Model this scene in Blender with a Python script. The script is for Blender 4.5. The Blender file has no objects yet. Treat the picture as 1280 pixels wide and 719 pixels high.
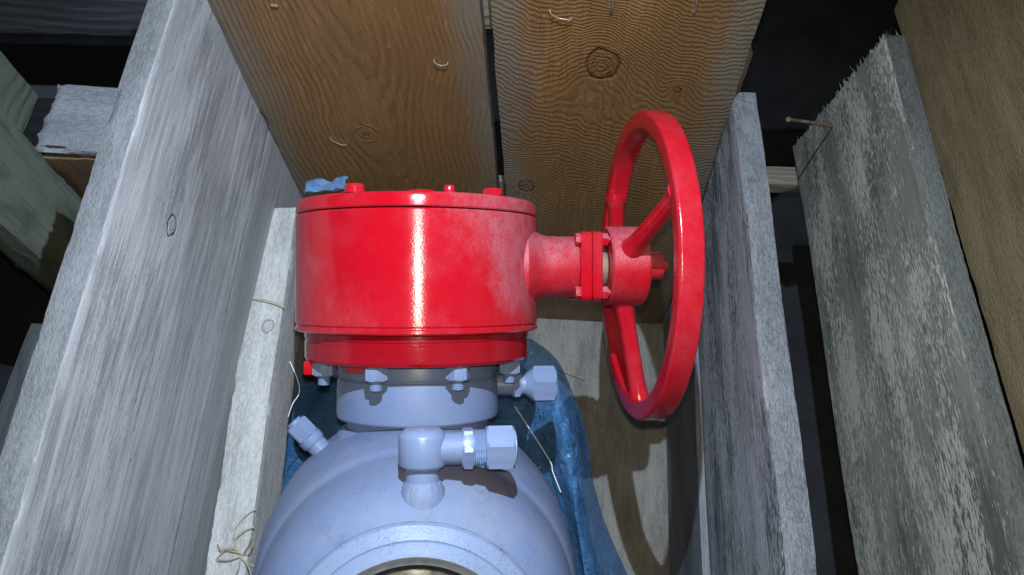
import bpy, bmesh, math, random
from mathutils import Vector, Matrix, noise as mnoise
random.seed(7)
SC = bpy.context.scene
COL = SC.collection
R = math.radians

# ------------------------------------------------------------------ camera
# world: x across the crate, y along it (towards the end wall), z up, floor of the crate at z = 0
F = 1005.0                                   # focal length in pixels of the 1280 px wide photograph
H = 1.34
CAM = Vector((0, 0, H))
_z = Vector((-40, 516, 1005)).normalized()
_y = Vector((140, 1960, -1005)); _y = (_y - _z * _y.dot(_z)).normalized()
_x = _y.cross(_z)
ROT = Matrix((_x, _y, _z))                   # camera -> world
cam_d = bpy.data.cameras.new('camera')
cam = bpy.data.objects.new('camera', cam_d); COL.objects.link(cam)
cam.matrix_world = Matrix.Translation(CAM) @ ROT.to_4x4()
cam_d.sensor_width = 36.0
cam_d.lens = 36.0 * F / 1280.0
cam_d.clip_start = 0.02; cam_d.clip_end = 60
SC.camera = cam

# ------------------------------------------------------------------ light
world = bpy.data.worlds.new('World'); SC.world = world; world.use_nodes = True
bg = world.node_tree.nodes['Background']
bg.inputs[0].default_value = (0.55, 0.65, 0.62, 1); bg.inputs[1].default_value = 0.028

def lamp(name, pos, target, power, color, radius, angle, blend):
    d = bpy.data.lights.new(name, 'SPOT'); o = bpy.data.objects.new(name, d); COL.objects.link(o)
    d.energy = power; d.color = color; d.shadow_soft_size = radius
    d.spot_size = R(angle); d.spot_blend = blend
    o.location = pos
    o.rotation_euler = (Vector(target) - Vector(pos)).to_track_quat('-Z', 'Y').to_euler()
    return o
def cam_pt(right, up, fwd): return CAM + ROT @ Vector((right, up, -fwd))
# hand torch held above the phone: cool, gives the shadows; phone light next to the lens: neutral, fills them
lamp('hand_torch', cam_pt(0.005, 0.40, 0.0), cam_pt(-0.20, -0.10, 0.85), 56, (0.60, 0.76, 1.0), 0.004, 112, 1.0)
lamp('phone_light', cam_pt(0.0, 0.02, 0.0), cam_pt(0.06, 0.05, 0.9), 9.5, (1.0, 0.97, 0.78), 0.005, 135, 1.0)

SC.view_settings.view_transform = 'Standard'; SC.view_settings.look = 'None'
SC.view_settings.exposure = 0.08; SC.view_settings.gamma = 1
SC.render.engine = 'CYCLES'

# ------------------------------------------------------------------ helpers
def at(px, py, fwd): return cam_pt((px - 640) / F * fwd, (360 - py) / F * fwd, fwd)
def on(px, py, ax, val):
    d = ROT @ Vector((px - 640, 360 - py, -F)); t = (val - CAM[ax]) / d[ax]
    return CAM + d * t

def tag(o, label=None, cat=None, group=None, kind=None):
    if label: o['label'] = label
    if cat: o['category'] = cat
    if group: o['group'] = group
    if kind: o['kind'] = kind
    return o
def empty(name, loc=(0, 0, 0), mat=None):
    o = bpy.data.objects.new(name, None); COL.objects.link(o); o.empty_display_size = .05
    if mat is not None: o.matrix_world = mat
    else: o.location = loc
    return o
def link(name, bm, mat, parent=None, smooth=True, angle=35, M=None):
    bmesh.ops.recalc_face_normals(bm, faces=bm.faces)
    me = bpy.data.meshes.new(name)
    if smooth:
        for f in bm.faces: f.smooth = True
        ca = math.radians(angle)
        for e in bm.edges:
            if len(e.link_faces) == 2 and e.calc_face_angle(0) > ca: e.smooth = False
    bm.to_mesh(me); bm.free()
    me.materials.append(mat)
    o = bpy.data.objects.new(name, me); COL.objects.link(o)
    if parent: o.parent = parent
    if M is not None: o.matrix_local = M
    return o
def axes(o, x, y, z): return Matrix.Translation(o) @ Matrix((x, y, z)).transposed().to_4x4()

def add_lathe(bm, prof, M=Matrix(), seg=96, wob=0.0, wf=120):
    rings = []
    for r, z in prof:
        if r < 1e-6: rings.append([bm.verts.new(M @ Vector((0, 0, z)))]); continue
        ring = []
        for i in range(seg):
            a = 2 * math.pi * i / seg
            rr = r
            if wob: rr += wob * mnoise.noise(Vector((math.cos(a) * r * wf, math.sin(a) * r * wf, z * wf)))
            ring.append(bm.verts.new(M @ Vector((rr * math.cos(a), rr * math.sin(a), z))))
        rings.append(ring)
    for A, B in zip(rings, rings[1:]):
        if len(A) == 1 and len(B) == 1: continue
        for i in range(seg):
            j = (i + 1) % seg
            if len(A) == 1: bm.faces.new((A[0], B[i], B[j]))
            elif len(B) == 1: bm.faces.new((A[i], B[0], A[j]))
            else: bm.faces.new((A[i], B[i], B[j], A[j]))
    return rings
def add_prism(bm, pts, z0, z1, M=Matrix(), bev=0.0):
    """polygon pts (x,y) extruded z0..z1 with small chamfers at both ends"""
    n = len(pts); cx = sum(p[0] for p in pts) / n; cy = sum(p[1] for p in pts) / n
    r0 = max(math.hypot(p[0] - cx, p[1] - cy) for p in pts); k = 1 - bev / r0
    lv = [(z0, k), (z0 + bev, 1), (z1 - bev, 1), (z1, k)] if bev else [(z0, 1), (z1, 1)]
    rings = [[bm.verts.new(M @ Vector((cx + (x - cx) * s, cy + (y - cy) * s, z))) for x, y in pts] for z, s in lv]
    for A, B in zip(rings, rings[1:]):
        for i in range(n): bm.faces.new((A[i], A[(i + 1) % n], B[(i + 1) % n], B[i]))
    bm.faces.new(rings[0][::-1]); bm.faces.new(rings[-1])
def hexpts(af, rot=0.0):
    r = af / math.sqrt(3)
    return [(r * math.cos(R(60 * i) + rot), r * math.sin(R(60 * i) + rot)) for i in range(6)]
def add_hex(bm, af, z0, z1, M=Matrix(), rot=0.0):
    """hex nut body whose corners are turned down like on a real nut"""
    r = af / math.sqrt(3); seg = 48; rings = []
    def hexr(a):
        a = (a - rot) % (math.pi / 3) - math.pi / 6
        return af / 2 / math.cos(a)
    h = z1 - z0; c = min(h * .18, (r - af / 2) * .75)
    for z, cap in ((z0, af / 2 * .985), (z0 + c, 9), (z1 - c, 9), (z1, af / 2 * .985)):
        rings.append([bm.verts.new(M @ Vector((min(hexr(a), cap) * math.cos(a), min(hexr(a), cap) * math.sin(a), z)))
                      for a in (2 * math.pi * i / seg + rot for i in range(seg))])
    for A, B in zip(rings, rings[1:]):
        for i in range(seg): bm.faces.new((A[i], A[(i + 1) % seg], B[(i + 1) % seg], B[i]))
    bm.faces.new(rings[0][::-1]); bm.faces.new(rings[-1])
def add_tube(bm, pts, rad, seg=8, caps=True):
    pts = [Vector(p) for p in pts]; rings = []
    up = Vector((0.3, 0.2, 1)).normalized()
    for i, p in enumerate(pts):
        t = (pts[min(i + 1, len(pts) - 1)] - pts[max(i - 1, 0)]).normalized()
        a = t.cross(up).normalized(); b = t.cross(a)
        r = rad[i] if isinstance(rad, (list, tuple)) else rad
        rings.append([bm.verts.new(p + a * r * math.cos(2 * math.pi * k / seg) + b * r * math.sin(2 * math.pi * k / seg)) for k in range(seg)])
    for A, B in zip(rings, rings[1:]):
        for i in range(seg): bm.faces.new((A[i], A[(i + 1) % seg], B[(i + 1) % seg], B[i]))
    if caps: bm.faces.new(rings[0][::-1]); bm.faces.new(rings[-1])
def smooth_path(pts, n=6):
    pts = [Vector(p) for p in pts]; out = []
    for i in range(len(pts) - 1):
        p0 = pts[max(i - 1, 0)]; p1 = pts[i]; p2 = pts[i + 1]; p3 = pts[min(i + 2, len(pts) - 1)]
        for k in range(n):
            t = k / n
            out.append(.5 * ((2 * p1) + (p2 - p0) * t + (2 * p0 - 5 * p1 + 4 * p2 - p3) * t * t + (3 * p1 - p0 - 3 * p2 + p3) * t ** 3))
    out.append(pts[-1]); return out
def rotz_to(axis):
    return Vector(axis).normalized().to_track_quat('Z', 'Y').to_matrix().to_4x4()

# ------------------------------------------------------------------ node helpers
class NT:
    def __init__(s, name):
        s.m = bpy.data.materials.new(name); s.m.use_nodes = True
        s.t = s.m.node_tree; s.n = s.t.nodes; s.bsdf = s.n['Principled BSDF']; s.out = s.n['Material Output']
    def lk(s, a, b): s.t.links.new(a, b)
    def put(s, sock, v):
        if v is None: return
        if isinstance(v, bpy.types.NodeSocket): s.lk(v, sock)
        else:
            if sock.type == 'RGBA' and len(v) == 3: v = (*v, 1)
            sock.default_value = v
    def math(s, op, a, b=None, c=None, clamp=False):
        n = s.n.new('ShaderNodeMath'); n.operation = op; n.use_clamp = clamp
        s.put(n.inputs[0], a); s.put(n.inputs[1], b); s.put(n.inputs[2], c); return n.outputs[0]
    def vmath(s, op, a, b=None):
        n = s.n.new('ShaderNodeVectorMath'); n.operation = op; s.put(n.inputs[0], a); s.put(n.inputs[1], b); return n.outputs[0]
    def coord(s): return s.n.new('ShaderNodeTexCoord').outputs['Object']
    def sep(s, v):
        n = s.n.new('ShaderNodeSeparateXYZ'); s.put(n.inputs[0], v); return n.outputs
    def comb(s, x, y, z):
        n = s.n.new('ShaderNodeCombineXYZ'); s.put(n.inputs[0], x); s.put(n.inputs[1], y); s.put(n.inputs[2], z); return n.outputs[0]
    def noise(s, v, scale=1.0, detail=3.0, rough=.55, dist=0.0):
        n = s.n.new('ShaderNodeTexNoise'); s.put(n.inputs['Vector'], v)
        n.inputs['Scale'].default_value = scale; n.inputs['Detail'].default_value = detail
        n.inputs['Roughness'].default_value = rough; n.inputs['Distortion'].default_value = dist
        return n.outputs[0]
    def scaled(s, v, sx, sy, sz, off=0.0):
        return s.vmath('ADD', s.vmath('MULTIPLY', v, (sx, sy, sz)), (off, off * .7, off * 1.3))
    def ramp(s, v, lo, hi, a=0.0, b=1.0, smooth=True):
        n = s.n.new('ShaderNodeMapRange'); n.interpolation_type = 'SMOOTHSTEP' if smooth else 'LINEAR'
        s.put(n.inputs[0], v); n.inputs[1].default_value = lo; n.inputs[2].default_value = hi
        n.inputs[3].default_value = a; n.inputs[4].default_value = b; return n.outputs[0]
    def mix(s, f, a, b, mode='MIX'):
        n = s.n.new('ShaderNodeMix'); n.data_type = 'RGBA'; n.blend_type = mode
        s.put(n.inputs[0], f); s.put(n.inputs[6], a); s.put(n.inputs[7], b); return n.outputs[2]
    def bump(s, h, strength, dist, normal=None):
        n = s.n.new('ShaderNodeBump'); s.put(n.inputs['Height'], h)
        n.inputs['Strength'].default_value = strength; n.inputs['Distance'].default_value = dist
        if normal: s.lk(normal, n.inputs['Normal'])
        return n.outputs[0]

def wood(name, early, late, W, L, ring=130.0, pith=(.5, -.05), taper=.05, wav=.02, seed=0.0, knots=(), weather=None,
         weather_amt=.6, mold=None, mold_amt=.5, mold_thr=.55, edge_dust=None, rough=.7, ring_amt=.7, relief=.6, spec=.3, saw=0.0, blotch=1.0, fuzz=0.0, fiber=1.0, jit=.004, speck=0.0, fleck=0.0, wob2=1.0, flake=None, edge_k=1.0):
    """x = along the grain, y = across the face (0..W), z = thickness; real growth rings cut by the board, bent round the knots"""
    T = NT(name); P = T.coord(); x, y, z = T.sep(P)
    w1 = T.noise(T.scaled(P, 3.0, 2.0, 2.0, seed), 1, 2, .5)
    w2 = T.noise(T.scaled(P, 9.0, 14.0, 14.0, seed + 4), 1, 2, .5)
    yy = T.math('SUBTRACT', y, pith[0] * W)
    yy = T.math('ADD', yy, T.math('MULTIPLY', T.math('SUBTRACT', w1, .5), wav * 3))
    zz = T.math('ADD', T.math('SUBTRACT', z, pith[1]), T.math('MULTIPLY', x, taper))
    zz = T.math('ADD', zz, T.math('MULTIPLY', T.math('SUBTRACT', w2, .5), wav * wob2))
    r = T.math('SQRT', T.math('ADD', T.math('MULTIPLY', yy, yy), T.math('MULTIPLY', zz, zz)))
    r = T.math('ADD', r, T.math('MULTIPLY', T.math('SUBTRACT', T.noise(T.scaled(P, 22, 60, 60, seed + 13), 1, 4, .65), .5), jit))
    knotmask = None; knotline = None; knotd = None
    for kx, ky, kr, amp in knots:
        dx = T.math('MULTIPLY', T.math('SUBTRACT', x, kx), .80); dy = T.math('SUBTRACT', y, ky)
        d = T.math('SQRT', T.math('ADD', T.math('MULTIPLY', dx, dx), T.math('MULTIPLY', dy, dy)))
        d = T.math('ADD', d, T.math('MULTIPLY', T.math('SUBTRACT', T.noise(T.scaled(P, .35 / kr, .5 / kr, 0, seed + kx), 1, 3, .6), .5), kr * 1.1))
        q = T.math('DIVIDE', d, kr * 3.2)
        g = T.math('POWER', 2.718, T.math('MULTIPLY', T.math('MULTIPLY', q, q), -1.0))
        r = T.math('ADD', r, T.math('MULTIPLY', g, amp))
        km = T.ramp(d, kr * .9, kr * 1.05, 1, 0)
        kl = T.ramp(T.math('ABSOLUTE', T.math('SUBTRACT', d, kr)), 0, kr * .13 + .0006, 1, 0)
        knotmask = km if knotmask is None else T.math('MAXIMUM', knotmask, km)
        knotline = kl if knotline is None else T.math('MAXIMUM', knotline, kl)
        kd = T.math('MULTIPLY', T.math('SINE', T.math('MULTIPLY', d, 6.28 * 3.3 / kr)), T.math('MULTIPLY', km, T.ramp(T.noise(T.scaled(P, 90, 90, 90, seed), 1, 3), .35, .65)))
        knotd = kd if knotd is None else T.math('ADD', knotd, kd)
    ph = T.math('FRACT', T.math('MULTIPLY', r, ring))
    late_f = T.math('MULTIPLY', T.ramp(ph, .10, .62, 0, 1), T.ramp(ph, .66, 1.0, 1, 0))
    fib = T.noise(T.scaled(P, 14, 420, 420, seed), 1, 2, .6)
    fib2 = T.noise(T.scaled(P, 40, 900, 900, seed + 2), 1, 2, .6)
    lf = T.math('MULTIPLY', late_f, T.math('MULTIPLY', ring_amt, T.ramp(T.noise(T.scaled(P, 9, 22, 22, seed + 9), 1, 4, .6), .38, .62, .05, 1)))
    col = T.mix(lf, early, late)
    col = T.mix(T.ramp(fib, .3, .75, 0, .35 * fiber), col, tuple(c * .55 for c in late))
    blo = T.noise(T.scaled(P, 5, 11, 11, seed + 6), 1, 4, .6)
    col = T.mix(T.ramp(blo, .3, .7, 0, .4 * blotch), col, tuple(c * .62 for c in early), 'MIX')
    if weather is not None:
        st = T.noise(T.scaled(P, 9, 150, 150, seed + 20), 1, 6, .68)
        st2 = T.noise(T.scaled(P, 3, 9, 9, seed + 24), 1, 3, .6)
        wf = T.math('MULTIPLY', T.ramp(T.math('ADD', st, T.math('MULTIPLY', T.math('SUBTRACT', st2, .5), .8)), .32, .68), weather_amt)
        col = T.mix(wf, col, weather)
    if mold is not None:
        m1 = T.noise(T.scaled(P, 16, 210, 210, seed + 30), 1, 6, .72)
        m2 = T.noise(T.scaled(P, 4.5, 14, 14, seed + 33), 1, 4, .6)
        m3 = T.noise(T.scaled(P, 220, 420, 420, seed + 35), 1, 2, .6)
        mm = T.math('ADD', T.math('ADD', T.math('MULTIPLY', m1, .42), T.math('MULTIPLY', m2, .46)), T.math('MULTIPLY', m3, .14))
        col = T.mix(T.math('MULTIPLY', T.ramp(mm, mold_thr - .06, mold_thr + .07), mold_amt), col, mold)
    if mold is not None:
        ds = T.noise(T.scaled(P, 60, 330, 330, seed + 70), 1, 2, .5)
        col = T.mix(T.math('MULTIPLY', T.ramp(ds, .715, .75), .75), col, tuple(c * .5 for c in mold))
    if flake is not None:                                  # bleached flakes standing out of the dark weathered skin, in patches
        fcol, famt = flake
        k1 = T.noise(T.scaled(P, 100, 460, 460, seed + 80), 1, 4, .65); k2 = T.noise(T.scaled(P, 5, 16, 16, seed + 84), 1, 3, .6)
        k3 = T.math('ADD', k1, T.math('MULTIPLY', T.math('SUBTRACT', k2, .5), .9))
        flk = T.ramp(k3, .49, .57); col = T.mix(T.math('MULTIPLY', flk, famt), col, fcol)
    if speck:                                              # sawn edges and ends: torn granular fibres instead of streaks
        tc = T.n.new('ShaderNodeTexCoord'); nz = T.math('ABSOLUTE', T.sep(tc.outputs['Normal'])[2])
        e = T.ramp(nz, .5, .85, 1, 0 if speck < 2 else 1)
        s1 = T.noise(T.scaled(P, 170, 420, 420, seed + 50), 1, 4, .75); s2 = T.noise(T.scaled(P, 9, 40, 40, seed + 55), 1, 5, .7)
        sm = T.ramp(T.math('ADD', T.math('MULTIPLY', s1, .45), T.math('MULTIPLY', s2, .55)), .34, .64)
        pale = weather or early
        col = T.mix(e, col, T.mix(sm, tuple(c * .40 * edge_k for c in pale), tuple(c * .74 * edge_k for c in pale)))
        speckh = T.math('MULTIPLY', T.math('MULTIPLY', s1, e), 2.2)
    if fleck:
        fk = T.noise(T.scaled(P, 120, 260, 260, seed + 60), 1, 3, .7)
        col = T.mix(T.math('MULTIPLY', T.ramp(fk, .58, .72), fleck), col, tuple(min(1, c * 1.9) for c in early))
    if edge_dust is not None:
        dcol, width, amt = edge_dust
        ey = T.math('MINIMUM', y, T.math('SUBTRACT', W, y))
        ey = T.math('ADD', ey, T.math('MULTIPLY', T.math('SUBTRACT', blo, .5), width * 1.6))
        col = T.mix(T.math('MULTIPLY', T.ramp(ey, 0, width, 1, 0), amt), col, dcol)
    if knotmask is not None:
        col = T.mix(T.math('MULTIPLY', knotmask, .30), col, tuple(c * .8 for c in late))
        col = T.mix(T.math('MULTIPLY', T.math('MAXIMUM', knotd, 0), .35), col, tuple(c * .5 for c in late))
        col = T.mix(T.math('MULTIPLY', knotline, .6), col, tuple(c * .3 for c in late))
    T.put(T.bsdf.inputs['Base Color'], col)
    T.put(T.bsdf.inputs['Roughness'], T.ramp(fib, .2, .8, rough - .12, rough + .12))
    T.bsdf.inputs['Specular IOR Level'].default_value = spec
    grit = T.noise(P, 700, 3, .7)
    h = T.math('ADD', T.math('MULTIPLY', late_f, relief), T.math('MULTIPLY', fib, .55 * fiber))
    h = T.math('ADD', h, T.math('MULTIPLY', fib2, .35 * fiber)); h = T.math('ADD', h, T.math('MULTIPLY', grit, .25 + fuzz))
    if flake is not None: h = T.math('ADD', h, T.math('MULTIPLY', flk, .8))
    if speck: h = T.math('ADD', h, speckh)
    if saw:
        sw = T.math('SINE', T.math('ADD', T.math('MULTIPLY', x, 2200), T.math('MULTIPLY', w2, 30)))
        h = T.math('ADD', h, T.math('MULTIPLY', sw, saw))
    if knotmask is not None:
        h = T.math('SUBTRACT', h, T.math('MULTIPLY', knotline, 1.2)); h = T.math('ADD', h, T.math('MULTIPLY', knotd, .35))
    T.lk(T.bump(h, .8, .0016), T.bsdf.inputs['Normal'])
    return T.m

def paint(name, base, dust, rough=.28, dusty=None, dust_amt=.35, peel=.25, seed=0.0, spec=.5, grime=.25, specks=0.0, aniso=0.0):
    """enamel paint with orange peel, dust film and grime; dusty(T, P) returns an extra 0..1 mask"""
    T = NT(name); P = T.coord()
    a = T.noise(T.scaled(P, 14, 14, 14, seed), 1, 5, .62); b = T.noise(T.scaled(P, 60, 60, 60, seed + 3), 1, 4, .65)
    sp = T.noise(P, 900, 2, .6)
    f = T.ramp(T.math('ADD', T.math('MULTIPLY', a, .75), T.math('MULTIPLY', b, .25)), .42, .72)
    f = T.math('MULTIPLY', f, dust_amt)
    if dusty is not None:
        d = dusty(T, P, a, b); d = T.math('MULTIPLY', d, T.ramp(T.noise(T.scaled(P, 95, 95, 60, seed + 17), 1, 5, .75), .30, .62, .35, 1.1)); f = T.math('MAXIMUM', f, d)
    f = T.math('MULTIPLY', f, T.ramp(sp, .30, .70, .45, 1.35), None, clamp=True)
    col = T.mix(f, base, dust)
    g = T.ramp(T.noise(T.scaled(P, 30, 30, 30, seed + 8), 1, 5, .7), .55, .78, 0, grime)
    col = T.mix(g, col, tuple(c * .55 for c in base))
    if specks:
        k1 = T.noise(P, 520, 2, .6); k2 = T.noise(T.scaled(P, 22, 22, 22, seed + 40), 1, 3, .6)
        col = T.mix(T.math('MULTIPLY', T.ramp(T.math('ADD', k1, T.math('MULTIPLY', k2, .45)), .82, .90), specks), col, (.05, .05, .05))
        sc_ = T.noise(T.scaled(P, 12, 300, 12, seed + 44), 1, 2, .5)
        col = T.mix(T.math('MULTIPLY', T.ramp(sc_, .70, .76), specks * .5), col, tuple(min(1, c * 1.5) for c in dust))
    T.put(T.bsdf.inputs['Base Color'], col)
    T.put(T.bsdf.inputs['Roughness'], T.math('ADD', T.math('MULTIPLY', f, .45), rough, None, True))
    T.bsdf.inputs['Specular IOR Level'].default_value = spec
    if aniso:                                              # turned surface: highlight drawn out along the axis
        tg = T.n.new('ShaderNodeTangent'); tg.direction_type = 'RADIAL'; tg.axis = 'Z'
        T.lk(tg.outputs[0], T.bsdf.inputs['Tangent']); T.bsdf.inputs['Anisotropic'].default_value = aniso
        T.bsdf.inputs['Anisotropic Rotation'].default_value = .25
    h = T.math('ADD', T.math('MULTIPLY', T.noise(P, 620, 3, .6), .8), T.math('MULTIPLY', T.noise(P, 130, 2, .5), .8))
    T.lk(T.bump(h, peel, .0012), T.bsdf.inputs['Normal'])
    return T.m

# ------------------------------------------------------------------ materials
RED = (0.47, 0.004, 0.012); PINK = (0.40, 0.125, 0.145)
def dust_drum(T, P, a, b):      # dust film on the shaft side of the housing, with a wiped, ragged boundary
    x, y, z = T.sep(P)
    u = T.math('ADD', T.math('MULTIPLY', x, 1.0), T.math('MULTIPLY', T.math('SUBTRACT', a, .5), .24))
    u = T.math('ADD', u, T.math('MULTIPLY', z, .35))
    right = T.ramp(u, .03, .12, 0, .72)
    left = T.math('MULTIPLY', T.ramp(u, -.07, -.12, 0, .32), T.ramp(b, .35, .6, .5, 1))
    low = T.math('MULTIPLY', T.ramp(z, .02, -.036, 0, .22), T.ramp(a, .4, .6, .2, 1))
    return T.math('MAXIMUM', T.math('MAXIMUM', right, left), low)
def dust_top(T, P, a, b):       # dust lying on the upper side (local +z) of shaft parts
    n = T.n.new('ShaderNodeTexCoord'); nz = T.sep(n.outputs['Normal'])[2]
    return T.math('MULTIPLY', T.ramp(T.math('ADD', nz, T.math('MULTIPLY', T.math('SUBTRACT', a, .5), 1.2)), -.35, .75), .72)
m_red = paint('red_enamel_housing', RED, PINK, .17, dust_drum, .16, .08, aniso=.85)
m_red_clean = paint('red_enamel', RED, PINK, .13, None, .16, .14, 5)
m_red_shaft = paint('red_enamel_shaft', RED, PINK, .3, dust_top, .3, .35, 9)
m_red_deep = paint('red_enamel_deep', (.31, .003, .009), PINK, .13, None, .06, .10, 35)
m_red_wheel = paint('red_enamel_wheel', RED, PINK, .16, None, .22, .14, 15)
GREY = (0.160, 0.203, 0.325); GDUST = (0.22, 0.238, 0.295)
m_grey = paint('blue_grey_paint', GREY, GDUST, .36, None, .5, .12, 2, .45, .3, .12)
m_grey_end = paint('blue_grey_paint_end', (.21, .255, .37), GDUST, .42, None, .6, .3, 3, .45, .3, .28)
m_grey_rough = paint('blue_grey_paint_cast', GREY, GDUST, .50, None, .85, .3, 12, .4, .55, .14)
m_grey_dull = paint('blue_grey_paint_fittings', (0.185, .23, .355), GDUST, .34, None, .35, .10, 22, .5, .3)
def steel():
    T = NT('bare_steel'); P = T.coord()
    T.bsdf.inputs['Metallic'].default_value = .6
    T.put(T.bsdf.inputs['Base Color'], T.mix(T.ramp(T.noise(P, 120, 4, .7), .35, .7), (.42, .42, .40), (.34, .32, .28)))
    T.put(T.bsdf.inputs['Roughness'], T.ramp(T.noise(P, 90, 3), .3, .7, .25, .55)); return T.m
m_steel = steel()
def plastic_film():
    T = NT('blue_plastic_film'); P = T.coord()
    wr = T.noise(T.scaled(P, 14, 26, 14), 1, 4, .6, 1.2); w2 = T.noise(P, 120, 3, .6, .8)
    cr = T.math('SUBTRACT', 1, T.ramp(T.math('ABSOLUTE', T.math('SUBTRACT', wr, .5)), 0, .018))
    wr2 = T.noise(T.scaled(P, 45, 60, 45, 3), 1, 3, .6, 1.5); cr = T.math('ADD', cr, T.math('SUBTRACT', 1, T.ramp(T.math('ABSOLUTE', T.math('SUBTRACT', wr2, .5)), 0, .03)))
    nrm = T.bump(T.math('ADD', T.math('ADD', wr, T.math('MULTIPLY', cr, .22)), T.math('MULTIPLY', w2, .01)), .5, .02)
    T.put(T.bsdf.inputs['Base Color'], T.mix(T.ramp(wr, .3, .7), (.09, .27, .58), (.14, .38, .72)))
    T.bsdf.inputs['Roughness'].default_value = .13; T.bsdf.inputs['Specular IOR Level'].default_value = .7
    T.lk(nrm, T.bsdf.inputs['Normal'])
    tr = T.n.new('ShaderNodeBsdfTransparent'); tr.inputs[0].default_value = (.35, .52, .75, 1)
    mx = T.n.new('ShaderNodeMixShader'); mx.inputs[0].default_value = .48
    T.lk(tr.outputs[0], mx.inputs[1]); T.lk(T.bsdf.outputs[0], mx.inputs[2]); T.lk(mx.outputs[0], T.out.inputs[0])
    return T.m
m_film = plastic_film()
def flat(name, c, rough=.7, c2=None, sc=60):
    T = NT(name); P = T.coord()
    T.put(T.bsdf.inputs['Base Color'], T.mix(T.ramp(T.noise(P, sc, 4, .65), .35, .65), c, c2 or tuple(v * .6 for v in c)))
    T.bsdf.inputs['Roughness'].default_value = rough
    T.lk(T.bump(T.noise(P, sc * 6, 3), .3, .001), T.bsdf.inputs['Normal']); return T.m
m_scrap = flat('blue_film_scrap', (.10, .17, .26), .25, (.045, .09, .16), 90)
m_straw = flat('dry_straw', (.50, .42, .30), .6)
m_staple = flat('zinc_staple', (.75, .74, .70), .3, (.6, .58, .52)); m_staple.node_tree.nodes['Principled BSDF'].inputs['Metallic'].default_value = .6
m_white = flat('twine_and_glint', (.85, .85, .85), .4, (.75, .75, .75))  # loose string on the left, and the painted glint on the film crease
m_nail = flat('rusty_nail', (.24, .17, .11), .55, (.10, .06, .04))
m_ground = flat('dark_ground', (.035, .035, .038), .85, (.02, .02, .022), 9)
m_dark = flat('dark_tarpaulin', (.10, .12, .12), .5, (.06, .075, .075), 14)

# ------------------------------------------------------------------ the ground below the crates
bm = bmesh.new(); bmesh.ops.create_grid(bm, x_segments=8, y_segments=8, size=4)
g = link('ground', bm, m_ground); g.location = (0, 0, -.06); tag(g, kind='structure')

# ------------------------------------------------------------------ boards
def board(name, parent, M, L, W, T, mat, seed=0, step=.008, chip=.004, bow=.002, rag=0.0, slant=0.0, rag0=0.0, chip_lo=None):
    """rough sawn board as a closed gridded box: x 0..L, y 0..W, z 0..T; chipped arrises, slight bow, ragged x = L (and x = 0) ends"""
    nx = max(2, int(L / step)); ny = max(2, int(W / step)); nz = max(2, int(T / .008))
    bm = bmesh.new(); V = {}
    def vert(i, j, k):
        key = (i, j, k)
        if key in V: return V[key]
        x = L * i / nx; y = W * j / ny; z = T * k / nz
        s = Vector((x, y, z + seed * 3.7))
        ey = 1 if j in (0, ny) else 0; ez = 1 if k in (0, nz) else 0; ex = 1 if i in (0, nx) else 0
        dy = mnoise.noise(s * 6 + Vector((seed, 0, 0))) * bow; dz = mnoise.noise(s * 4 + Vector((0, seed, 0))) * bow
        if ey + ez + ex >= 2:                               # arris: rounded and chipped
            n = mnoise.noise(Vector((x * 28 + seed, y * 28, z * 28 + seed))) + .6 * mnoise.noise(Vector((x * 110, y * 110 + seed, z * 110)))
            c = .0012 + .45 * (chip_lo if chip_lo is not None and j == 0 else chip) * max(0, n)
            if ey: dy += c * (1 if j == 0 else -1)
            if ez: dz += c * (1 if k == 0 else -1) * .7
        dx = 0
        if i == nx:
            dx = slant * (y / W)
            if rag: dx += rag * (mnoise.noise(Vector((y * 260, z * 200, seed))) + .7 * mnoise.noise(Vector((y * 90, z * 90, seed + 5))))
        elif slant and x > L - .4: dx = slant * (y / W) * (x - L + .4) / .4
        if i == 0 and rag0: dx = rag0 * mnoise.noise(Vector((y * 200, z * 200, seed)))
        v = bm.verts.new((x + dx, y + dy, z + dz)); V[key] = v; return v
    def quad(a, b, c, d): bm.faces.new((vert(*a), vert(*b), vert(*c), vert(*d)))
    for i in range(nx):
        for j in range(ny):
            for k in (0, nz): quad((i, j, k), (i + 1, j, k), (i + 1, j + 1, k), (i, j + 1, k))
        for k in range(nz):
            for j in (0, ny): quad((i, j, k), (i + 1, j, k), (i + 1, j, k + 1), (i, j, k + 1))
    for j in range(ny):
        for k in range(nz):
            for i in (0, nx): quad((i, j, k), (i, j + 1, k), (i, j + 1, k + 1), (i, j, k + 1))
    return link(name, bm, mat, parent, True, 50, M)

X, Y, Z = Vector((1, 0, 0)), Vector((0, 1, 0)), Vector((0, 0, 1))
YW = 0.62
crate = empty('wooden_crate', (0, 0, 0))
tag(crate, 'open weathered timber crate with brown end boards, holding the red and grey valve', 'crate')

GREYW = (.34, .33, .33)
# floor planks
for i, (x0, w) in enumerate(((-.40, .27), (-.127, .338))):
    m = wood('floor_plank_wood_%d' % i, (.54, .49, .41), (.42, .37, .30), w, 1.6, 90, (.4, -.06), .03, .02, 3 + i, weather=(.60, .54, .46), weather_amt=.6,
             mold=(.20, .17, .13), mold_amt=.5, mold_thr=.56, fuzz=.6, relief=.1, ring_amt=.3, speck=2)
    # x = along y world, y across = -x world, z up
    board('floor_board', crate, axes(Vector((x0 + w, -.75, -.02)), Y, -X, Z), 1.40, w, .02, m, 50 + i, .014)

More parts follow.
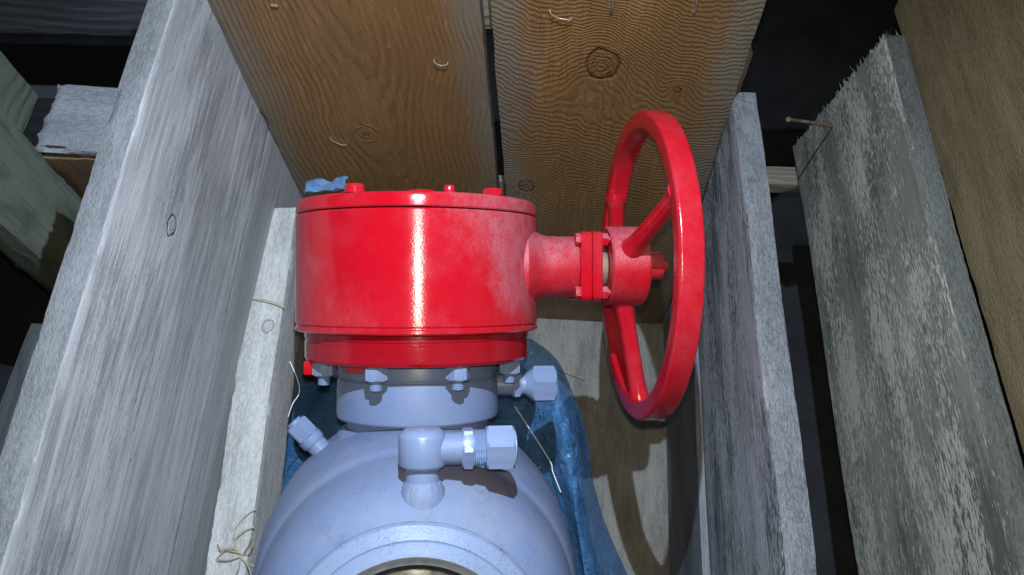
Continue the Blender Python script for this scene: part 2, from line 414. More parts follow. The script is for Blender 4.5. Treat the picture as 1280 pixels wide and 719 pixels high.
# brown end boards (vertical): local x = down from the top, y = towards +x
BE, BL = (.29, .152, .056), (.125, .056, .017)
ED = ((.17, .15, .11), .06, .85)
zt = .93
def M_end(x0): return axes(Vector((x0, YW, zt)), -Z, X, -Y) @ Matrix.Translation((0, 0, -.024))
m = wood('brown_board_wood', BE, BL, .285, .93, 175, (.50, -.022), .07, .034, 11, knots=((.395, .125, .003, .020),), edge_dust=ED, rough=.42, relief=.5, ring_amt=.75, spec=.45, blotch=2.2, jit=.006, wob2=.5, fleck=.35, fiber=1.4)
end1 = board('end_board', crate, M_end(-.3765), .925, .285, .024, m, 1, .007)
end1['label'] = 'brown end board with upright grain behind the red gearbox'
m = wood('brown_knotty_board_wood', BE, BL, .272, .93, 270, (.75, -.30), .55, .07, 23, knots=((.262, .119, .018, .040), (.30, .205, .004, .008), (.50, .03, .010, .030)),
         edge_dust=ED, rough=.42, relief=.35, ring_amt=.6, spec=.45, blotch=2.2, jit=.009, wob2=.35, fleck=.35, fiber=1.4)
end2 = board('end_board', crate, M_end(-.083), .925, .272, .024, m, 2, .007)
end2['label'] = 'brown knotty end board behind the handwheel'
# dark strip behind the gap and the batten at the foot of the end wall
m_bat = wood('batten_wood', (.24, .20, .15), (.15, .11, .07), .05, .6, 140, (.5, -.03), .02, .01, 41, weather=(.22, .20, .18), weather_amt=.5)
board('end_batten', crate, axes(Vector((-.40, YW + .026, .75)), X, -Z, Y), .55, .06, .022, m_bat, 77, .012)
board('end_batten', crate, axes(Vector((-.40, YW + .026, .10)), X, -Z, Y), .62, .08, .022, m_bat, 78, .012)
board('end_batten', crate, axes(Vector((-.095, YW + .026, .40)), -Z, X, Y), .40, .03, .012, m_bat, 79, .012)

# left side: wide top board and the lower board; local x = along +y, y = up, z = outwards(-x) -> face at z=0 looks +x
XL = -.3777
def M_left(z0, tilt=0.0, y0=-.55):
    return axes(Vector((XL, y0, z0)), Vector((0, math.cos(tilt), math.sin(tilt))), Vector((0, -math.sin(tilt), math.cos(tilt))), X) @ Matrix.Translation((0, 0, -.027))
tl = math.atan2(.026, .52)
m_l1 = wood('left_board_wood', (.37, .365, .36), (.29, .28, .275), .262, 1.3, 95, (.35, -.05), .03, .016, 31, knots=((.945, .165, .0085, .02),),
            weather=(.60, .59, .575), weather_amt=.75, mold=(.15, .148, .145), mold_amt=.62, mold_thr=.55, rough=.8, ring_amt=.22, relief=.07, spec=.15, fuzz=.2, fiber=.4, speck=1, jit=.008, edge_k=.62)
b = board('side_board', crate, M_left(.4955 - .55 * math.tan(tl) - .002 + .008, tl), 1.24, .266, .027, m_l1, 3, .005, chip=.0045, chip_lo=.0012)
b['label'] = 'wide pale weathered board with one small knot, left wall'
m_l2 = wood('left_lower_board_wood', (.35, .345, .34), (.27, .265, .26), .30, 1.3, 110, (.6, -.04), .02, .014, 37, weather=(.42, .42, .425), weather_amt=.6,
            mold=(.14, .14, .16), mold_amt=.5, mold_thr=.6, ring_amt=.4, relief=.08, spec=.15, fiber=.5, speck=1)
board('side_board', crate, M_left(.4955 - .55 * math.tan(tl) - .3004 + .007, tl), 1.24, .300, .027, m_l2, 4, .008, chip=.001)
# outside post, its sawn top level with the board edge
m_post = wood('post_wood', (.50, .48, .45), (.40, .37, .33), .07, .8, 120, (.5, -.03), .02, .012, 43, weather=(.52, .52, .54), weather_amt=.6, mold=(.16, .14, .12), mold_amt=.5, mold_thr=.56, fuzz=.9, speck=2, relief=.05, edge_k=.65)
m_postb = wood('post_brown_wood', (.15, .10, .06), (.09, .06, .03), .07, .8, 120, (.5, -.03), .02, .012, 44, fuzz=.5)
po = board('corner_post', crate, axes(Vector((-.466, .400, .772)), -Z, X, -Y) @ Matrix.Translation((0, 0, -.066)), .75, .058, .066, m_postb, 5, .008, chip=.006, rag0=.002)
# pale sawn cap surface of the post: end grain, a thin sliver split off the top
board('sawn_post_top', crate, axes(Vector((-.4675, .4005, .7728)), X, Y, Z), .0615, .073, .010, m_post, 6, .004, chip=.016, bow=.006, rag=.005, rag0=.004)

# inner rail on the left
rz = .464
A0, A1 = on(332, 258, 2, rz), on(250, 719, 2, rz); B0, B1 = on(367, 262, 2, rz), on(313, 719, 2, rz)
dirn = ((A1 + B1) - (A0 + B0)).normalized(); side = dirn.cross(Z)
m_rail = wood('rail_wood', (.62, .60, .57), (.54, .50, .46), .06, .8, 90, (.5, -.06), .03, .012, 51, weather=(1.0, .96, .88), weather_amt=.6,
              mold=(.26, .25, .23), mold_amt=.65, mold_thr=.55, rough=.8, ring_amt=.15, relief=.05, fuzz=1.0, fiber=.4, speck=2, spec=.2, knots=((.17, .030, .007, .012),))
w_rail = abs((B1 - A1).dot(side)) * .5 + abs((B0 - A0).dot(side)) * .5
mid0 = (A0 + B0) * .5
rl = board('inner_rail', crate, axes(mid0 + side * (w_rail * .5) - Z * .085, dirn, -side, Z), .95, w_rail, .085, m_rail, 8, .005, chip=.004, rag0=.002)
rl['label'] = 'bright square rail fixed inside the left wall'

# right side lower board, top edge as the pale strip; face z=0 looks -x
XR = .1875
def M_right(x0, y0, z0, tilt=0.0, yaw=0.0, lean=0.0):
    ax = Vector((math.sin(yaw), math.cos(tilt), math.sin(tilt))).normalized()
    up = Vector((math.sin(lean), -math.sin(tilt), math.cos(tilt))).normalized(); up = (up - ax * up.dot(ax)).normalized()
    return axes(Vector((x0, y0, z0)), -ax, up, (-ax).cross(up))
tr = math.atan2(-.037, .50)
m_r1 = wood('right_board_wood', (.30, .30, .31), (.20, .20, .21), .30, 1.3, 80, (.7, -.04), .03, .02, 61, weather=(.42, .42, .43), weather_amt=.7,
            mold=(.045, .05, .06), mold_amt=.85, mold_thr=.50, rough=.75, ring_amt=.4, relief=.12, spec=.2, speck=1, flake=((.46, .46, .46), .8), edge_k=.85)
# local z = (-y) x (z) = -x : board thickness towards -x, so shift to keep the inner face at XR
b = board('side_board', crate, M_right(XR + .027, .610, .618 - .300, tr) , 1.20, .300, .027, m_r1, 9, .006, chip=.004)
b['label'] = 'dark streaked board with a pale top edge, right wall beside the handwheel'
m_r1b = wood('right_lower_board_wood', (.26, .26, .27), (.18, .18, .19), .25, 1.3, 80, (.3, -.04), .03, .02, 67, weather=(.30, .31, .34), weather_amt=.6, mold=(.06, .06, .07), mold_amt=.6, mold_thr=.55)
board('side_board', crate, M_right(XR + .025, .610, .02, 0), 1.20, .285, .027, m_r1b, 10, .010, chip=.003)
board('corner_post', crate, axes(Vector((.152, YW + .028, .66)), -Z, X, Y), .66, .050, .04, m_bat, 80, .012)

# ------------------------------------------------------------------ neighbouring crates
nb = empty('wooden_crate', (.3, .3, 0)); tag(nb, 'neighbouring crate with a splintered grey board and protruding nail, right', 'crate')
def rel(o, par): o.matrix_parent_inverse = par.matrix_world.inverted(); return o
X2 = .30
m_r2 = wood('splintered_board_wood', (.24, .235, .195), (.17, .16, .13), .285, 1.3, 70, (.5, -.05), .03, .02, 71, weather=(.28, .28, .245), weather_amt=.7,
            mold=(.075, .075, .07), mold_amt=.75, mold_thr=.535, fiber=.5, rough=.8, ring_amt=.3, relief=.1, spec=.15, fuzz=.8, speck=1, flake=((.50, .49, .41), .9), edge_k=.8)
t2 = math.atan2(-.040, .53)
def place(o, par, Mw): o.parent = par; o.matrix_local = Matrix.Translation(-par.location) @ Mw; return o
M2 = M_right(X2 + .020, .560, .466, t2) 
# x runs towards the camera here, so the broken end is x = 0: build reversed (x towards +y) to use the ragged x = L end
ax = Vector((0, math.cos(t2), math.sin(t2))); up = Vector((0, -math.sin(t2), math.cos(t2)))
Mb2 = axes(Vector((X2, -.45, .462 - math.tan(t2) * 1.12)), ax, up, ax.cross(up))
sb = board('side_board', None, Matrix(), 1.125, .284, .020, m_r2, 12, .005, chip=.002, rag=.009, slant=-.105)
place(sb, nb, Mb2); sb['label'] = 'grey board with a splintered end and a nail standing out of it'
# splinters along the broken end
bm = bmesh.new()
for i in range(330):
    v = random.random(); yb = v * .284; xb = 1.125 - .105 * v + random.uniform(-.003, .002)
    ln = random.uniform(.002, .009) * (2.2 if random.random() < .1 else 1); w = random.uniform(.0008, .0030) * (.5 if ln > .009 else 1)
    zz_ = random.uniform(.0005, .0195)
    d = Vector((ln, random.uniform(-.4, .5) * ln, random.uniform(-.4, .4) * ln))
    p = Vector((xb, yb, zz_)); 
    q = [bm.verts.new(p + Vector((-.004, -w, 0))), bm.verts.new(p + Vector((-.004, w, 0))), bm.verts.new(p + Vector((-.004, 0, w * 1.4))), bm.verts.new(p + d)]
    for f in ((0, 1, 3), (1, 2, 3), (2, 0, 3), (0, 2, 1)): bm.faces.new([q[k] for k in f])
spl = link('splinters', bm, m_r2, sb); spl['kind'] = 'stuff'
# nail in that board
pa = on(1042, 159, 0, X2); 
nd = at(986, 150, (ROT.transposed() @ (pa - CAM)).z * -1 - .045)
bm = bmesh.new(); dirv = (nd - pa).normalized()
add_tube(bm, [pa - dirv * .01, pa + (nd - pa) * .5 + Vector((0, 0, .001)), nd], .0017, 8)
add_tube(bm, [nd - dirv * .001, nd + dirv * .0015], .0027, 10)
o = link('nail', bm, m_nail, sb); o.matrix_local = Mb2.inverted()
# further board of that crate, brown olive
m_r3 = wood('olive_board_wood', (.52, .38, .20), (.38, .27, .13), .36, 1.3, 60, (.5, -.08), .02, .03, 81, weather=(.56, .42, .23), weather_amt=.5, mold=(.12, .10, .06), mold_amt=.4, mold_thr=.57, fuzz=.5, spec=.15, ring_amt=.15, relief=.1, fiber=.5, speck=2)
third = empty('timber_panel', (.45, .2, 0)); tag(third, 'olive brown board at the right edge, beyond the splintered grey board', 'board')
X3 = .40
e0 = on(1116, 14, 0, X3); e1 = on(1272, 545, 0, X3)
ax3 = (e1 - e0).normalized(); up3 = (Z - ax3 * Z.dot(ax3)).normalized()
o = board('plank', None, Matrix(), 1.25, .36, .022, m_r3, 14, .01, chip=.003)
place(o, third, axes(e0 + X * .022, ax3, up3, ax3.cross(up3)))
# batten and struts seen in the gap, part of the neighbouring crate
p = on(975, 210, 1, .66)
o = board('batten', None, Matrix(), .22, .022, .03, m_bat, 16, .01); place(o, nb, axes(Vector((.215, .655, p.z - .012)), X, Z, -Y))
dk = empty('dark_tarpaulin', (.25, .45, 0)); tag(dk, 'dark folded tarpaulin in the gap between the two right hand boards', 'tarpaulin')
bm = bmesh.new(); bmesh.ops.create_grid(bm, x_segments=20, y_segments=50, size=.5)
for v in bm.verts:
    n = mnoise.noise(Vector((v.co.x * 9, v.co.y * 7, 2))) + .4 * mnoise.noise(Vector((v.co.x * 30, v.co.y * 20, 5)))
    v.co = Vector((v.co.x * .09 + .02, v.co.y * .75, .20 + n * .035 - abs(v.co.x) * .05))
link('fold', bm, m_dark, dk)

# left neighbour: greenish boards in the dark
lc = empty('wooden_crate', (-.8, .3, 0)); tag(lc, 'neighbouring crate of greenish boards in the dark, left', 'crate')
XLN = -.70
m_g = wood('green_board_wood', (.20, .215, .16), (.115, .125, .085), .2, 1, 75, (.5, -.05), .06, .04, 91, knots=((.30, .04, .003, .006), (.33, .09, .003, .004)), ring_amt=.9, relief=.6, rough=.7)
p1 = on(50, 122, 0, XLN); p0 = on(0, 52, 0, XLN)
o = board('side_board', None, Matrix(), 1.0, .22, .025, m_g, 20, .012); place(o, lc, axes(Vector((XLN, p1.y, p1.z)), -Y, Z, (-Y).cross(Z)))
q0, q1 = on(35, 190, 0, XLN + .03), on(5, 330, 0, XLN + .03)
m_g2 = wood('green_post_wood', (.21, .225, .17), (.10, .11, .075), .12, 1, 62, (.45, -.02), .10, .05, 95, ring_amt=1.0, relief=.6)
o = board('post', None, Matrix(), .85, .115, .045, m_g2, 21, .008); place(o, lc, axes(Vector((XLN + .002, q0.y - .115, q0.z + .12)), -Z, Y, (-Z).cross(Y)))
m_g3 = wood('far_plank_wood', (.17, .17, .15), (.12, .12, .10), .1, 1, 80, seed=97)
o = board('lower_board', None, Matrix(), 1.1, .16, .022, m_g3, 22, .015); place(o, lc, axes(Vector((XLN - .01, p1.y, p1.z - .40)), -Y, Z, (-Y).cross(Z)))
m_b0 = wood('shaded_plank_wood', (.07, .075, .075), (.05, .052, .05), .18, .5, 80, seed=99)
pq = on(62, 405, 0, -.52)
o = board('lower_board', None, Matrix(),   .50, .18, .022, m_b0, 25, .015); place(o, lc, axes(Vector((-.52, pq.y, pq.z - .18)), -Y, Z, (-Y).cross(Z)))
ob = empty('stacked_timber', (-.6, .95, 0)); tag(ob, 'dark timber beam lying across behind the crates, upper left', 'timber')
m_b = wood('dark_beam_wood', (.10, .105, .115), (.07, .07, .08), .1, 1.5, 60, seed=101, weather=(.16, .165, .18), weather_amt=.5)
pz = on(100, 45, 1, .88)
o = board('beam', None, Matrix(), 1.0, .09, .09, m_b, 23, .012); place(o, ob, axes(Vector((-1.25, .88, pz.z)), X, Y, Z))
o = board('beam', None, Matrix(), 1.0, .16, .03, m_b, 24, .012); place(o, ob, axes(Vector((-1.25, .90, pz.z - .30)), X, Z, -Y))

# ------------------------------------------------------------------ the valve
PSI = R(6)
Xl = ROT @ Vector((math.cos(PSI), 0, -math.sin(PSI)))
Yl = ROT @ Vector((-math.sin(PSI), 0, -math.cos(PSI)))
Zl = ROT @ Vector((0, 1, 0))
MV = axes(cam_pt(-.0934, 0, .8), Xl, Yl, Zl)
valve = empty('ball_valve', mat=MV)
tag(valve, 'blue grey ball valve with red gearbox and red handwheel, lying in the crate', 'valve')
AX = Matrix.Rotation(math.pi / 2, 4, 'Y')             # lathe z -> local +x
def frontM(z): return Matrix.Translation((0, 0, z)) @ Matrix.Rotation(math.pi / 2, 4, 'X')   # lathe z -> local -y

# gearbox
bm = bmesh.new()
add_lathe(bm, [(.05, .060), (.1155, .066), (.1155, .0680), (.1172, .0680), (.118, .0668), (.118, -.0335), (.1172, -.0345), (.1165, -.0352), (.1165, -.0362), (.1183, -.0372), (.1183, -.0398), (.1165, -.0412), (.06, -.042)], seg=160)
gear = link('gearbox_housing', bm, m_red, valve, angle=28)
bm = bmesh.new()
add_lathe(bm, [(0, .0828), (.1125, .0828), (.1150, .0822), (.1168, .0805), (.1175, .0785), (.1175, .0706), (.1165, .0694), (.05, .0690)], seg=160)
add_lathe(bm, [(0, .0850), (.030, .0850), (.034, .0826)], Matrix.Translation((0, -.055, 0)), 48)
cover = link('cover', bm, m_red, gear, angle=28)
bm = bmesh.new()
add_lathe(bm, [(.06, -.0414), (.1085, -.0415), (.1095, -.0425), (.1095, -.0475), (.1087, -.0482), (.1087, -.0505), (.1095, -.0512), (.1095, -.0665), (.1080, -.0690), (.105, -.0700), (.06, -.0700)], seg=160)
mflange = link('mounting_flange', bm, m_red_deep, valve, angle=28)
def cover_bolt(x, y, r, h, kind):
    bm = bmesh.new(); M = Matrix.Translation((x, y, .0826))
    if kind == 'dome':
        add_lathe(bm, [(r * 1.15, 0), (r * 1.15, .0012), (r, .0016), (r, h * .7), (r * .85, h * .93), (r * .5, h), (0, h * 1.01)], M, 32)
    else: add_hex(bm, r * 1.75, 0, h, M, .3)
    link('bolt', bm, m_red_clean, cover, angle=30)
cover_bolt(-.054, -.091, .0088, .0085, 'dome'); cover_bolt(.0285, -.098, .0048, .0075, 'dome')
cover_bolt(.068, -.082, .0095, .0062, 'hex'); cover_bolt(.004, -.103, .0105, .0018, 'dome')

# worm shaft housing
SY, SZ = -.02, .0205
MS = Matrix.Translation((0, SY, SZ)) @ AX
bm = bmesh.new()
add_lathe(bm, [(.0, .06), (.046, .060), (.0450, .1030), (.0405, .1085), (.0362, .1130), (.0330, .1175), (.0310, .1225), (.0301, .1280), (.0300, .152), (.0290, .1545), (0, .1545)], MS, 96)
bossing = link('worm_shaft_housing', bm, m_red_shaft, valve, angle=30)
def rsq(s, r, n=5):
    pts = []
    for cx, cy, a0 in ((1, 1, 0), (-1, 1, 90), (-1, -1, 180), (1, -1, 270)):
        for k in range(n + 1):
            a = R(a0 + 90 * k / n); pts.append((cx * (s / 2 - r) + r * math.cos(a), cy * (s / 2 - r) + r * math.sin(a)))
    return pts
for z0, z1 in ((.1548, .1655), (.1660, .1755)):
    bm = bmesh.new(); add_prism(bm, rsq(.0665, .006), z0, z1, MS, .0012)
    gp = link('gland_plate', bm, m_red_clean, valve, angle=30)
for sx in (-1, 1):
    for sy in (-1, 1):
        bm = bmesh.new(); Mb = MS @ Matrix.Translation((sx * .0255, sy * .0255, 0))
        add_hex(bm, .0105, .1500, .1552, Mb); add_hex(bm, .0115, .1750, .1815, Mb, .4)
        add_lathe(bm, [(.003, .1815), (.003, .1838), (0, .184)], Mb, 16)
        link('gland_bolt', bm, m_red_shaft, gp, angle=30)
bm = bmesh.new(); add_lathe(bm, [(.0, .174), (.021, .174), (.0215, .178), (.0205, .1835), (.016, .1836), (.016, .186), (0, .186)], MS, 48)
link('shaft_collar', bm, m_nail, valve, angle=30)

# handwheel
wheel = empty('handwheel'); wheel.parent = valve; wheel.matrix_local = Matrix.Translation((0, SY, SZ + .001))
XW = .2235
bm = bmesh.new()
add_lathe(bm, [(.012, .1845), (.0375, .1845), (.0392, .1862), (.0392, .2200), (.0376, .2222), (.013, .2224)], AX, 72)
link('hub', bm, m_red_shaft, wheel, angle=30)
bm = bmesh.new()
prof = []
ri, ro, hw, cr = .1332, .1522, .0110, .0030
for cx, cz, a0 in ((ro - cr, hw - cr, 0), (ri + cr, hw - cr, 90), (ri + cr, -hw + cr, 180), (ro - cr, -hw + cr, 270)):
    for k in range(6):
        a = R(a0 + 18 * k); prof.append((cx + cr * math.cos(a), XW + cz + cr * math.sin(a)))
prof.append(prof[0])
rings = add_lathe(bm, prof, AX, 160)
bmesh.ops.remove_doubles(bm, verts=bm.verts, dist=1e-6)
link('rim', bm, m_red_wheel, wheel, angle=40)
for a in (26, 146, 266):
    c, s = -math.cos(R(a)), math.sin(R(a))
    P0 = Vector((.203, c * .030, s * .030)); P1 = Vector((XW - .001, c * .136, s * .136))
    bm = bmesh.new(); path = [P0 + (P1 - P0) * t for t in (0, .09, .16, .3, .5, .7, .86, .94, 1)]
    add_tube(bm, path, [.0135, .0110, .0094, .0087, .0085, .0085, .0088, .0100, .012], 24)
    link('spoke', bm, m_red_wheel, wheel, angle=50)
bm = bmesh.new()
add_lathe(bm, [(.0, .20), (.0135, .20), (.0135, .2405), (.0120, .2425), (.006, .2430), (.0055, .2475), (0, .248)], AX, 40)
shaft = link('shaft_end', bm, m_red_shaft, wheel, angle=30)

# neck
bm = bmesh.new()
add_lathe(bm, [(.05, -.0698), (.0772, -.0698), (.0778, -.0715), (.0778, -.0845), (.0770, -.0853), (.0770, -.0865), (.0785, -.0880), (.0792, -.1000), (.0796, -.1215), (.0792, -.1245), (.0780, -.1262), (.0705, -.1272), (.0695, -.1280), (.0695, -.1370), (.05, -.1375)], seg=128)
neck = link('neck', bm, m_grey, valve, angle=25)
bm = bmesh.new()
add_lathe(bm, [(.05, -.1358), (.0705, -.1356), (.0740, -.1366), (.0772, -.140), (.0790, -.1420), (.0800, -.148), (.0850, -.157), (.06, -.20)], seg=128, wob=.0016)
link('collar', bm, m_grey_rough, neck, angle=60)
# flange nuts with stud ends
for i in range(8):
    a = R(22.5 + 45 * i); px, py = .0945 * math.sin(a), -.0945 * math.cos(a)
    bm = bmesh.new(); Mb = Matrix.Translation((px, py, 0))
    add_hex(bm, .0192, -.0825, -.0702, Mb, .2 + i * .37)
    n_ = link('flange_nut', bm, m_grey_dull, valve, angle=28)
    bm = bmesh.new(); pr = [(0, -.0915), (.0048, -.0915), (.0057, -.0905)]
    z = -.0905
    while z < -.081: pr += [(.0057, z + .0003), (.0050, z + .0009), (.0057, z + .0015)]; z += .0015
    add_lathe(bm, pr, Mb, 24); link('stud_end', bm, m_grey_dull, n_, angle=40)
# red lug at the left of the mounting flange
bm = bmesh.new(); add_prism(bm, [(-.007, -.006), (.007, -.006), (.007, .006), (-.007, .006)], -.0815, -.0690, Matrix.Translation((-.0985, -.034, 0)), .001)
link('flange_lug', bm, m_red_clean, mflange)
bm = bmesh.new(); add_prism(bm, [(-.014, -.004), (.014, -.004), (.012, .004), (-.012, .004)], -.0775, -.0690, Matrix.Translation((-.052, -.0655, 0)) @ Matrix.Rotation(R(-38), 4, 'Z'), .001)
link('flange_lug', bm, m_red_clean, mflange)

# body: turned about the bore axis, which points at -y
ZB = -.2746
BM = frontM(ZB)
end_dir = -Yl
# rear pipe long enough to stand on the crate floor
cw = MV @ Vector((0, 0, ZB)); dz = Yl.z; rad_drop = .1015 * math.sqrt(1 - dz * dz)
LR = (cw.z - rad_drop - .001) / -dz
bm = bmesh.new()
add_lathe(bm, [(.085, -LR), (.1015, -LR), (.1015, -.215), (.112, -.19), (.128, -.15), (.137, -.118), (.142, -.09), (.149, -.05), (.1515, 0), (.149, .050), (.1445, .085), (.1400, .1080), (.1372, .1165), (.1352, .1195), (.1345, .128), (.1325, .145), (.129, .163), (.1235, .180),
               (.116, .194), (.1085, .203), (.1035, .207), (.1022, .2085)], BM, 180)
body = link('valve_body', bm, m_grey_rough, valve, angle=35)
bm = bmesh.new()
add_lathe(bm, [(.1015, .205), (.1020, .2085), (.1005, .2120), (.0915, .2185), (.0905, .2180), (.0900, .2195), (.0835, .2255), (.0815, .2260)], BM, 160, wob=.0003)
link('pipe_end', bm, m_grey_end, body, angle=25)
bm = bmesh.new()
add_lathe(bm, [(.0817, .2261), (.0795, .2252), (.0775, .2235), (.0752, .2230), (.0745, .2215), (.0740, .19), (.0735, .10), (.060, .098), (.060, .05)], BM, 120)
link('bore', bm, m_steel, body, angle=30)
bm = bmesh.new(); bmesh.ops.create_uvsphere(bm, u_segments=64, v_segments=32, radius=.098, matrix=Matrix.Translation((0, 0, ZB)))
link('ball', bm, m_steel, body)

# elbow vent fitting on the front of the body
EX, EY = .0055, -.184
ME = Matrix.Translation((EX, EY, 0))
fit = empty('elbow_fitting'); fit.parent = valve; fit.location = (0, 0, -.0035)
bm = bmesh.new()
add_lathe(bm, [(0, -.1045), (.0125, -.1046), (.0140, -.1052), (.0180, -.1088), (.0186, -.1105), (.0185, -.1312), (.0175, -.1330), (.0140, -.1352), (.0128, -.1362), (.0128, -.170), (0, -.170)], ME, 64)
link('elbow', bm, m_grey_dull, fit, angle=30)
bm = bmesh.new()
add_lathe(bm, [(.0128, -.1445), (.0136, -.1455), (.0146, -.1468), (.0152, -.1484), (.0160, -.1500), (.0168, -.1520), (.0176, -.1545), (.0182, -.158), (.0190, -.163), (.0195, -.170), (0, -.172)], ME, 110, wob=.0008, wf=450)
link('weld_bead', bm, m_grey_rough, fit, angle=70)
MEX = Matrix.Translation((0, EY, -.1205)) @ AX
bm = bmesh.new(); add_lathe(bm, [(0, .015), (.0124, .015), (.0124, .040), (0, .040)], MEX, 40); link('nipple', bm, m_grey_rough, fit)
bm = bmesh.new(); add_hex(bm, .0290, .0355, .0452, MEX, R(90)); link('hex_nut', bm, m_grey_dull, fit, angle=25)
bm = bmesh.new(); pr = [(0, .044)]; z = .0445
while z < .056: pr += [(.0132, z), (.0143, z + .0008), (.0132, z + .0016)]; z += .0016
pr += [(0, z)]; add_lathe(bm, pr, MEX, 40); link('thread', bm, m_grey_dull, fit, angle=60)
bm = bmesh.new(); add_hex(bm, .0325, .0540, .0760, MEX, R(78)); add_lathe(bm, [(.0128, .0755), (.0128, .0772), (.010, .0782), (0, .0783)], MEX, 40)
link('cap', bm, m_grey_dull, fit, angle=25)

# sealant fitting at the neck, right
MN = Matrix.Translation((0, .0, -.0975)) @ AX
fit2 = empty('neck_fitting'); fit2.parent = valve
bm = bmesh.new(); add_lathe(bm, [(0, .06), (.0105, .06), (.0105, .094), (0, .094)], MN, 40); link('nipple', bm, m_grey_dull, fit2)
bm = bmesh.new(); add_hex(bm, .0255, .0935, .1025, MN, R(80)); link('hex_nut', bm, m_grey_dull, fit2, angle=25)
bm = bmesh.new(); add_lathe(bm, [(0, .102), (.0105, .102), (.0105, .107), (.0165, .1145), (0, .1146)], MN, 40); link('cone', bm, m_grey_dull, fit2, angle=30)
bm = bmesh.new(); add_hex(bm, .0345, .1135, .1375, MN, R(78)); link('cap', bm, m_grey_dull, fit2, angle=25)

# vent plug on the left of the body
bdir = Vector((-.68, -.05, .73)).normalized()
ML = Matrix.Translation((-.086, -.012, -.164)) @ rotz_to(bdir)
fit3 = empty('vent_plug'); fit3.parent = valve
bm = bmesh.new(); add_lathe(bm, [(0, -.01), (.0105, -.01), (.0100, .012), (.0100, .020), (0, .020)], ML, 40); link('nipple', bm, m_grey_dull, fit3)
bm = bmesh.new(); add_lathe(bm, [(0, .0195), (.0112, .0195), (.0118, .021), (.0118, .0275), (0, .028)], ML, 40); link('ring', bm, m_grey_dull, fit3, angle=30)
bm = bmesh.new(); add_hex(bm, .0205, .0275, .0460, ML, .3); add_lathe(bm, [(.0075, .0458), (.0075, .0485), (0, .0487)], ML, 24); link('cap', bm, m_grey_dull, fit3, angle=25)

# ------------------------------------------------------------------ blue plastic film behind the valve
rows = [
    [(374, 470, 1.16), (395, 475, 1.16), (470, 440, 1.08), (560, 440, 1.08), (625, 432, 1.05), (650, 425, 1.03), (664, 424, 1.06)],
    [(364, 510, 1.12), (390, 520, 1.12), (470, 520, 1.08), (560, 520, 1.08), (640, 492, 1.02), (684, 472, .98), (700, 456, 1.02)],
    [(356, 560, 1.04), (378, 570, 1.05), (470, 580, 1.08), (560, 580, 1.08), (655, 552, 1.0), (704, 534, .94), (731, 536, 1.02)],
    [(340, 620, .94), (360, 630, .97), (470, 640, 1.08), (580, 640, 1.08), (682, 615, .98), (718, 600, .93), (743, 606, 1.03)],
    [(326, 690, .92), (346, 692, .95), (470, 700, 1.1), (590, 700, 1.1), (704, 676, .98), (727, 664, .93), (762, 668, 1.05)],
    [(308, 790, .92), (334, 790, .95), (470, 800, 1.12), (600, 800, 1.12), (725, 770, .98), (742, 752, .93), (804, 760, 1.08)]]
G = [[at(*p) for p in row] for row in rows]
colsN = 84; rowsN = 96
fine_rows = [smooth_path(r, 14) for r in G]                        # 6 x 85
grid = [smooth_path([fr[c] for fr in fine_rows], 18) for c in range(len(fine_rows[0]))]   # col-major
bm = bmesh.new(); VV = []
back = -(ROT @ Vector((0, 0, 1)))
for ci, colp in enumerate(grid):
    line = []
    for p in colp:
        n = mnoise.noise(Vector((p.x * 16, p.y * 10, p.z * 10))) * .008 + mnoise.noise(Vector((p.x * 55, p.y * 30, p.z * 30))) * .002
        n += (abs(mnoise.noise(Vector((p.x * 28, p.y * 12 + 4, p.z * 12)))) - .2) * .012
        if ci > 58: n += (abs(mnoise.noise(Vector((p.x * 85, p.y * 85, p.z * 60)))) + .6 * abs(mnoise.noise(Vector((p.x * 40, p.y * 130, p.z * 90))))) * .006
        line.append(bm.verts.new(p + back * n))
    VV.append(line)
for a in range(len(VV) - 1):
    for b_ in range(len(VV[0]) - 1): bm.faces.new((VV[a][b_], VV[a + 1][b_], VV[a + 1][b_ + 1], VV[a][b_ + 1]))
film = link('plastic_sheet', bm, m_film, None, angle=22)
tag(film, 'crumpled translucent blue plastic sheet around the back of the grey valve body', 'plastic sheet')
# glint on a film crease, painted as a thin white thread
bm = bmesh.new(); add_tube(bm, smooth_path([at(643, 508, .985), at(668, 546, .965), at(688, 578, .945), at(691, 590, .94), at(701, 616, .93)]), .0007, 6)
tag(link('string_and_glint', bm, m_white), 'crease glint painted as a thin white line over the blue sheet right of the valve body', 'string')
bm = bmesh.new(); add_tube(bm, smooth_path([at(362, 452, .87), at(372, 475, .87), at(374, 492, .87), at(366, 505, .86), at(360, 522, .86)]), .0005, 6)
tag(link('string_and_glint', bm, m_white), 'loose white string between the left rail and the vent plug', 'string')
# scrap of the same film on top of the gearbox
bm = bmesh.new(); ns = 14
c0 = MV @ Vector((-.083, -.055, .0835))
def sc_pt(u, v):
    w = mnoise.noise(Vector((u * 3, v * 3, 1))) * .008
    return MV @ Vector((-.083 + (u - .5) * .036 + w, -.055 + (v - .5) * .02, .085 + .010 * math.sin(v * 3.0) * (1 + .3 * math.sin(u * 9)) + abs(w) * .6 + .004 * u))
gv = [[bm.verts.new(sc_pt(i / ns, j / ns)) for j in range(ns + 1)] for i in range(ns + 1)]
for i in range(ns):
    for j in range(ns): bm.faces.new((gv[i][j], gv[i + 1][j], gv[i + 1][j + 1], gv[i][j + 1]))
tag(link('plastic_scrap', bm, m_scrap, angle=80), 'small torn scrap of blue plastic on top of the red gearbox', 'plastic scrap')

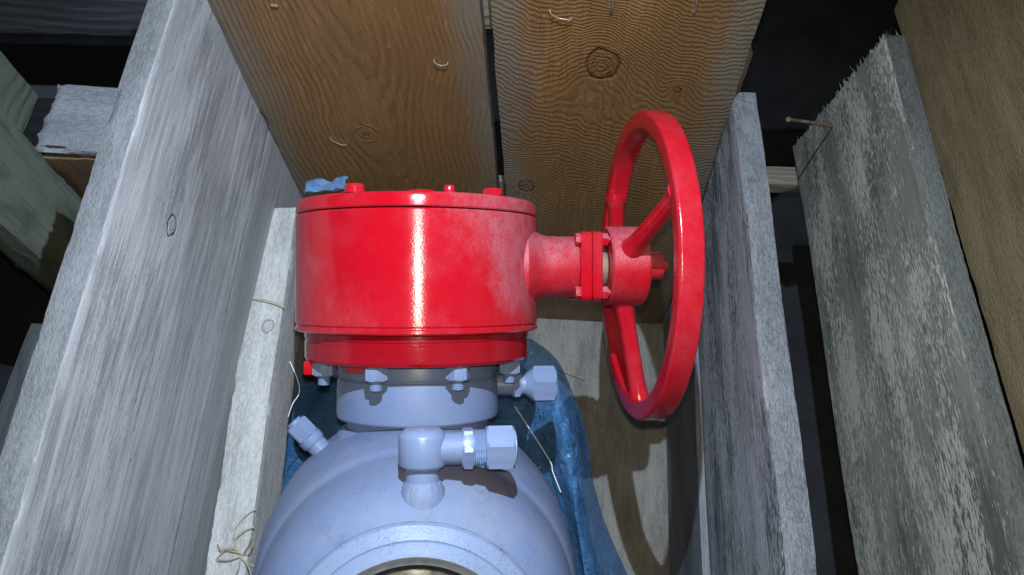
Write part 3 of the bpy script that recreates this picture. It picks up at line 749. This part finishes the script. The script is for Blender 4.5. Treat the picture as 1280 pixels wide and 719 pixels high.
# ------------------------------------------------------------------ staples, straw, small bits
def staple(pxs, par, label=None):
    pts = [on(x, y, 1, YW - .0015) for x, y in pxs]
    bm = bmesh.new(); add_tube(bm, smooth_path([pts[0] + Vector((0, .006, 0))] + [p - Y * .0015 for p in pts] + [pts[-1] + Vector((0, .006, 0))], 4), .00045, 6)
    o = link('staple', bm, m_staple, par); o.matrix_local = M_end(-.3765 if par is end1 else -.083).inverted(); return o
staple([(543, 77), (550, 81), (559, 80)], end1); staple([(414, 173), (421, 178), (432, 181)], end1)
staple([(688, 15), (696, 21), (713, 24)], end2)
def gouge(px, py, px2, py2, par):
    a, b_ = on(px, py, 1, YW), on(px2, py2, 1, YW)
    bm = bmesh.new(); add_tube(bm, smooth_path([a, (a + b_) * .5 + Vector((.001, 0, 0)), b_], 4), [.0005] + [.0022] * 7 + [.0005], 6)
    o = link('nail_hole', bm, m_nail, par); o.matrix_local = M_end(-.3765 if par is end1 else -.083).inverted()
gouge(766, -4, 763, 18, end2); gouge(872, -6, 866, 18, end2); gouge(338, 7, 348, 8, end1)
def straw(pts, r, label):
    bm = bmesh.new(); add_tube(bm, smooth_path(pts, 6), r, 6); return tag(link('straw', bm, m_straw), label, 'straw')
straw([on(694, 461, 2, .004), on(712, 468, 2, .006), on(731, 475, 2, .003)], .0014, 'short pale straw lying on the crate floor below the handwheel shaft')
straw([on(768, 566, 2, .003), on(778, 573, 2, .006), on(777, 560, 2, .010)], .0011, 'dark curled straw on the crate floor in the wheel shadow')
zr_ = rz + .003
straw([on(316, 374, 2, zr_), on(338, 377, 2, zr_ + .004), on(356, 385, 2, zr_ + .001)], .0009, 'short stalk on the upper half of the left rail')
tuft = empty('dry_grass_tuft', on(300, 700, 2, zr_)); tag(tuft, 'tuft of dry grass stalks lying on the lower end of the left rail', 'dry grass')
for pts in ([(303, 693), (292, 690), (281, 689), (270, 700)], [(303, 694), (290, 685), (276, 688), (272, 681)], [(300, 694), (292, 668), (304, 648), (320, 637)],
            [(298, 692), (294, 676), (306, 664), (318, 659)], [(301, 698), (312, 706), (322, 709)], [(302, 697), (311, 710), (314, 719)], [(300, 699), (298, 712), (294, 722)],
            [(303, 695), (310, 683), (314, 672)], [(301, 696), (285, 700), (271, 701)], [(305, 694), (312, 690), (316, 680)]):
    bm = bmesh.new(); k = random.uniform(.001, .005)
    add_tube(bm, smooth_path([on(x, y, 2, zr_ + (k if 0 < i < len(pts) - 1 else 0)) - tuft.location for i, (x, y) in enumerate(pts)], 5), random.uniform(.0006, .0011), 6)
    link('stalk', bm, m_straw, tuft)
